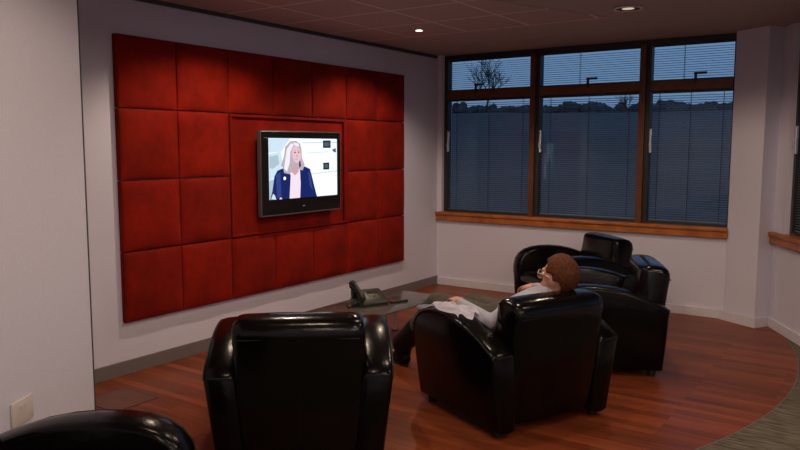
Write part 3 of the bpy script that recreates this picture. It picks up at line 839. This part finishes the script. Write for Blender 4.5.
# shoes, their black carried up to mid-shin over the trousers
for an in (ankL, ankR):
    bm = bmesh.new(); b0 = V((an.x, an.y, 0))
    chain(bm, [(b0+V((0, -.035, .050)), .042), (b0+V((0, .06, .048)), .042), (b0+V((-.012, .175, .036)), .032)]); chain(bm, [(an*.55+(kneeL if an is ankL else kneeR)*.45, .082), (an+V((0, 0, .03)), .074), (b0+V((0, -.005, .055)), .052)])
    s = remesh(obj('shoe', bm, M['shoe'], man), .006, 4)
    for v in s.data.vertices: v.co.z = max(v.co.z, .010)
    bm = bmesh.new()
    pl = [(b0.x+.041*math.cos(a)*(.9 if math.sin(a) < 0 else 1), b0.y+.065+.14*math.sin(a)) for a in [2*PI*k/24 for k in range(24)]]
    add_prism(bm, pl, 0, .014); obj('shoe_sole', bm, M['sole'], s)
# hair: short cap over crown, sides and nape
bm = bmesh.new()
bmesh.ops.create_uvsphere(bm, u_segments=56, v_segments=40, radius=1)
rng = random.Random(3)
kill = []
for v in bm.verts:
    n = v.co.copy()
    front = n.y; upz = n.z
    keep = True
    if front > .62 and upz < .56: keep = False                 # face
    if front > .12 and upz < .06: keep = False                 # cheeks, jaw
    if upz < -.30 and front > -.30: keep = False
    if upz < -.93: keep = False                                # nape line
    if not keep: kill.append(v)
bmesh.ops.delete(bm, geom=kill, context='VERTS')
for v in bm.verts:
    n = v.co.copy(); j = 1+rng.uniform(-.022, .03)
    top = 1+.05*max(0, n.z)
    low = 1-.16*max(0, -n.z-.25)
    v.co = hp(n.x*.089*j*low, -.016+n.y*.112*j*low, .016+n.z*.116*j*top)
r = bmesh.ops.solidify(bm, geom=bm.faces[:], thickness=.016)
hair = obj('hair', bm, M['hair'], man, smooth=True)
hair = remesh(hair, .006, 2)
bm = bmesh.new()
for s in (-1, 1): add_ball(bm, hp(s*.032, .072, .008), .0125)
obj('eyes', bm, M['eye'], man, smooth=True)
bm = bmesh.new()
for s in (-1, 1):
    add_tube(bm, [hp(s*.035+.026*math.cos(a), .104-.008*abs(math.cos(a)), .006+.020*math.sin(a)) for a in [2*PI*k/20 for k in range(21)]], .0026, 6)
    add_tube(bm, [hp(s*.061, .100, .014), hp(s*.082, .085, .016), hp(s*.086, .02, .012), hp(s*.084, -.012, .0)], .0028, 6)
add_tube(bm, [hp(-.010, .106, .012), hp(0, .112, .014), hp(.010, .106, .012)], .0026, 6)
gl = obj('spectacles', bm, M['spec_frame'], man, smooth=True)
for s in (-1, 1):
    bm = bmesh.new()
    a = [bm.verts.new(hp(s*.035+.025*math.cos(t), .103, .006+.019*math.sin(t))) for t in [2*PI*k/20 for k in range(20)]]
    b = [bm.verts.new(hp(s*.035+.025*math.cos(t), .105, .006+.019*math.sin(t))) for t in [2*PI*k/20 for k in range(20)]]
    bm.faces.new(a[::-1]); bm.faces.new(b)
    for k in range(20): bm.faces.new((a[k], a[(k+1) % 20], b[(k+1) % 20], b[k]))
    obj('lens', bm, M['lens'], gl)

# pale cloth lying crumpled over the front of the chair arm
cl = thing('cloth', 'crumpled pale cloth draped over the armrest beside the seated man', 'cloth')
pose(cl, *chA_pose)
bm = bmesh.new(); g = []; NX, NY = 26, 40
arm_top = [(y, z) for y, z in ARM[3:15]]
def arm_z(y):
    for (ya_, za_), (yb2, zb2) in zip(arm_top, arm_top[1:]):
        if ya_ <= y <= yb2: return za_+(zb2-za_)*(y-ya_)/(yb2-ya_)
    return arm_top[-1][1]
for i in range(NX+1):
    row = []
    for j in range(NY+1):
        a = i/NX; b = j/NY
        y = .29+.02*math.sin(a*9)+b*(.415+.015*math.sin(a*5+1)); x = -.462+a*.150-.06*(1-b)*(1-a)*0+.012*math.sin(b*11)
        z = arm_z(y)+.027
        z += .008*math.sin(a*9-b*5)+.005*math.sin(b*13+a*11)+.002*math.sin(a*31+b*23)
        if x > -.312: z += .03*(x+.312)/.06
        row.append(bm.verts.new((x, y, z)))
    g.append(row)
for i in range(NX):
    for j in range(NY): bm.faces.new((g[i][j], g[i+1][j], g[i+1][j+1], g[i][j+1]))
bmesh.ops.solidify(bm, geom=bm.faces[:], thickness=.004)
obj('cloth_sheet', bm, M['cloth'], cl, smooth=True)

# ------------------------------------------------------------------ outside
GZ = -3.2
def hill(x, y):
    k = min(1, max(0, (y-25)/125)); k = k*k*(3-2*k)
    return GZ+k*(12.4+.5*math.sin(x*.05))
bm = bmesh.new()
bmesh.ops.create_grid(bm, x_segments=40, y_segments=40, size=1)
for v in bm.verts:
    x, y = v.co.x*260, 6+(v.co.y+1)*150
    v.co = (x, y, hill(x, y))
ter = obj('ground_outside', bm, M['field']); ter['kind'] = 'structure'
def bush(x, y, z, w, h, k):
    t = thing('distant_tree', 'dark round tree in the far tree line seen through the blinds', 'tree', (x, y, z), 0, 'trees of the far tree line')
    rg = random.Random(k); bm = bmesh.new()
    for q in range(9):
        c = (rg.uniform(-.5, .5)*w, rg.uniform(-.4, .4)*w, h*rg.uniform(.35, .78)); r_ = w*rg.uniform(.25, .42)
        r2 = bmesh.ops.create_icosphere(bm, subdivisions=2, radius=r_, matrix=Matrix.Translation(c))
        for v in r2['verts']: v.co += (v.co-Vector(c)).normalized()*rg.uniform(-.18, .22)*r_
    obj('crown', bm, M['foliage'], t)
    bm = bmesh.new(); add_cyl(bm, (0, 0, -.5), (0, 0, h*.5), w*.06, w*.035, 8); obj('trunk', bm, M['bark'], t)
rg = random.Random(11)
for k in range(63):
    x = -104+(k//3)*5.5+(k % 3)*1.83+rg.uniform(-.2, .2); y = 144+(k % 3)*4.6
    bush(x, y, hill(x, y)-.3, rg.uniform(2.3, 2.8), rg.uniform(1.0, 2.7), k)
def bare_tree(x, y, z, h, label, seed, spread=.5):
    t = thing('bare_tree', label, 'tree', (x, y, z)); rg = random.Random(seed)
    tb, br = bmesh.new(), bmesh.new()
    def grow(p, d, L, r, lev):
        n = 4; pts = [p]
        for k in range(n):
            d = (d+Vector((rg.uniform(-.14, .14), rg.uniform(-.14, .14), rg.uniform(-.02, .10)))).normalized()
            pts.append(pts[-1]+d*L/n)
        add_tube(tb if lev == 0 else br, pts, [r*(1-.4*k/n) for k in range(n+1)], 6 if lev < 2 else 4)
        if lev < 4:
            for k in range(5 if lev < 2 else 3):
                s = rg.uniform(.45, 1.); q = pts[min(n, int(s*n+.5))]
                ax = Vector((rg.uniform(-1, 1), rg.uniform(-1, 1), rg.uniform(.1, .5))).normalized()
                grow(q, (d*(1-spread)+ax*spread*1.3).normalized(), L*rg.uniform(.60, .82), r*.62, lev+1)
    grow(Vector((0, 0, -.2)), Vector((0, 0, 1)), h*.34, h*.014, 0)
    obj('trunk', tb, M['bark'], t); obj('branches', br, M['bark'], t)
bare_tree(-72.0, 139.0, hill(-72, 139), 17.0, 'tall bare tree outside the left pane of the back window', 5)
bare_tree(-34.5, 119.0, hill(-34.5, 119), 5.6, 'bare tree outside behind the right mullion of the back window', 9)

# ------------------------------------------------------------------ light
w = bpy.data.worlds.new('World'); scene.world = w; w.use_nodes = True
nt = w.node_tree; bg = nt.nodes['Background']
tc = nt.nodes.new('ShaderNodeTexCoord'); sp = nt.nodes.new('ShaderNodeSeparateXYZ'); nt.links.new(tc.outputs['Generated'], sp.inputs[0])
nz = nt.nodes.new('ShaderNodeTexNoise'); nz.inputs['Scale'].default_value = 3; nt.links.new(tc.outputs['Generated'], nz.inputs['Vector'])
ad = nt.nodes.new('ShaderNodeMath'); ad.operation = 'MULTIPLY_ADD'; ad.inputs[1].default_value = .08; nt.links.new(nz.outputs['Fac'], ad.inputs[0]); nt.links.new(sp.outputs['Z'], ad.inputs[2])
rp = nt.nodes.new('ShaderNodeValToRGB'); nt.links.new(ad.outputs[0], rp.inputs['Fac'])
e = rp.color_ramp.elements
e[0].position = .0; e[0].color = (.16, .26, .42, 1); e[1].position = .5; e[1].color = (.13, .24, .48, 1)
x_ = e.new(.12); x_.color = (.17, .29, .47, 1)
nt.links.new(rp.outputs['Color'], bg.inputs['Color']); bg.inputs['Strength'].default_value = .84

for k, (x, y, kind) in enumerate(LIGHTS):
    l = bpy.data.lights.new('downlight_beam', 'SPOT'); o = bpy.data.objects.new('downlight_beam', l); C.objects.link(o)
    o.location = (x, y, CEIL-.016)
    if kind == 'small':
        l.energy = 50; l.spot_size = math.radians(136); l.spot_blend = .42; l.shadow_soft_size = .03; l.color = (1, .77, .58)
    else:
        l.energy = 41; l.spot_size = math.radians(150 if y > -2 else 174); l.spot_blend = .35; l.shadow_soft_size = .08; l.color = (1, .77, .58)

# ------------------------------------------------------------------ camera
cam = bpy.data.cameras.new('Camera'); co = bpy.data.objects.new('Camera', cam); C.objects.link(co)
F, yaw, pitch, roll = 732.71, -.5971, -.1055, .0012
cam.sensor_width = 36; cam.lens = F/800*36; cam.clip_end = 1000
f = Vector((math.sin(yaw)*math.cos(pitch), math.cos(yaw)*math.cos(pitch), math.sin(pitch)))
r = Vector((math.cos(yaw), -math.sin(yaw), 0)); u = r.cross(f)
r, u = r*math.cos(roll)+u*math.sin(roll), -r*math.sin(roll)+u*math.cos(roll)
co.matrix_world = Matrix(((r.x, u.x, -f.x, 4.3008), (r.y, u.y, -f.y, -7.0748), (r.z, u.z, -f.z, 1.55), (0, 0, 0, 1)))
scene.camera = co
vs = scene.view_settings
vs.view_transform = 'Standard'; vs.look = 'None'; vs.gamma = 1; vs.use_curve_mapping = False; vs.exposure = .32
scene.cycles.use_denoising = True
scene.cycles.max_bounces = 8
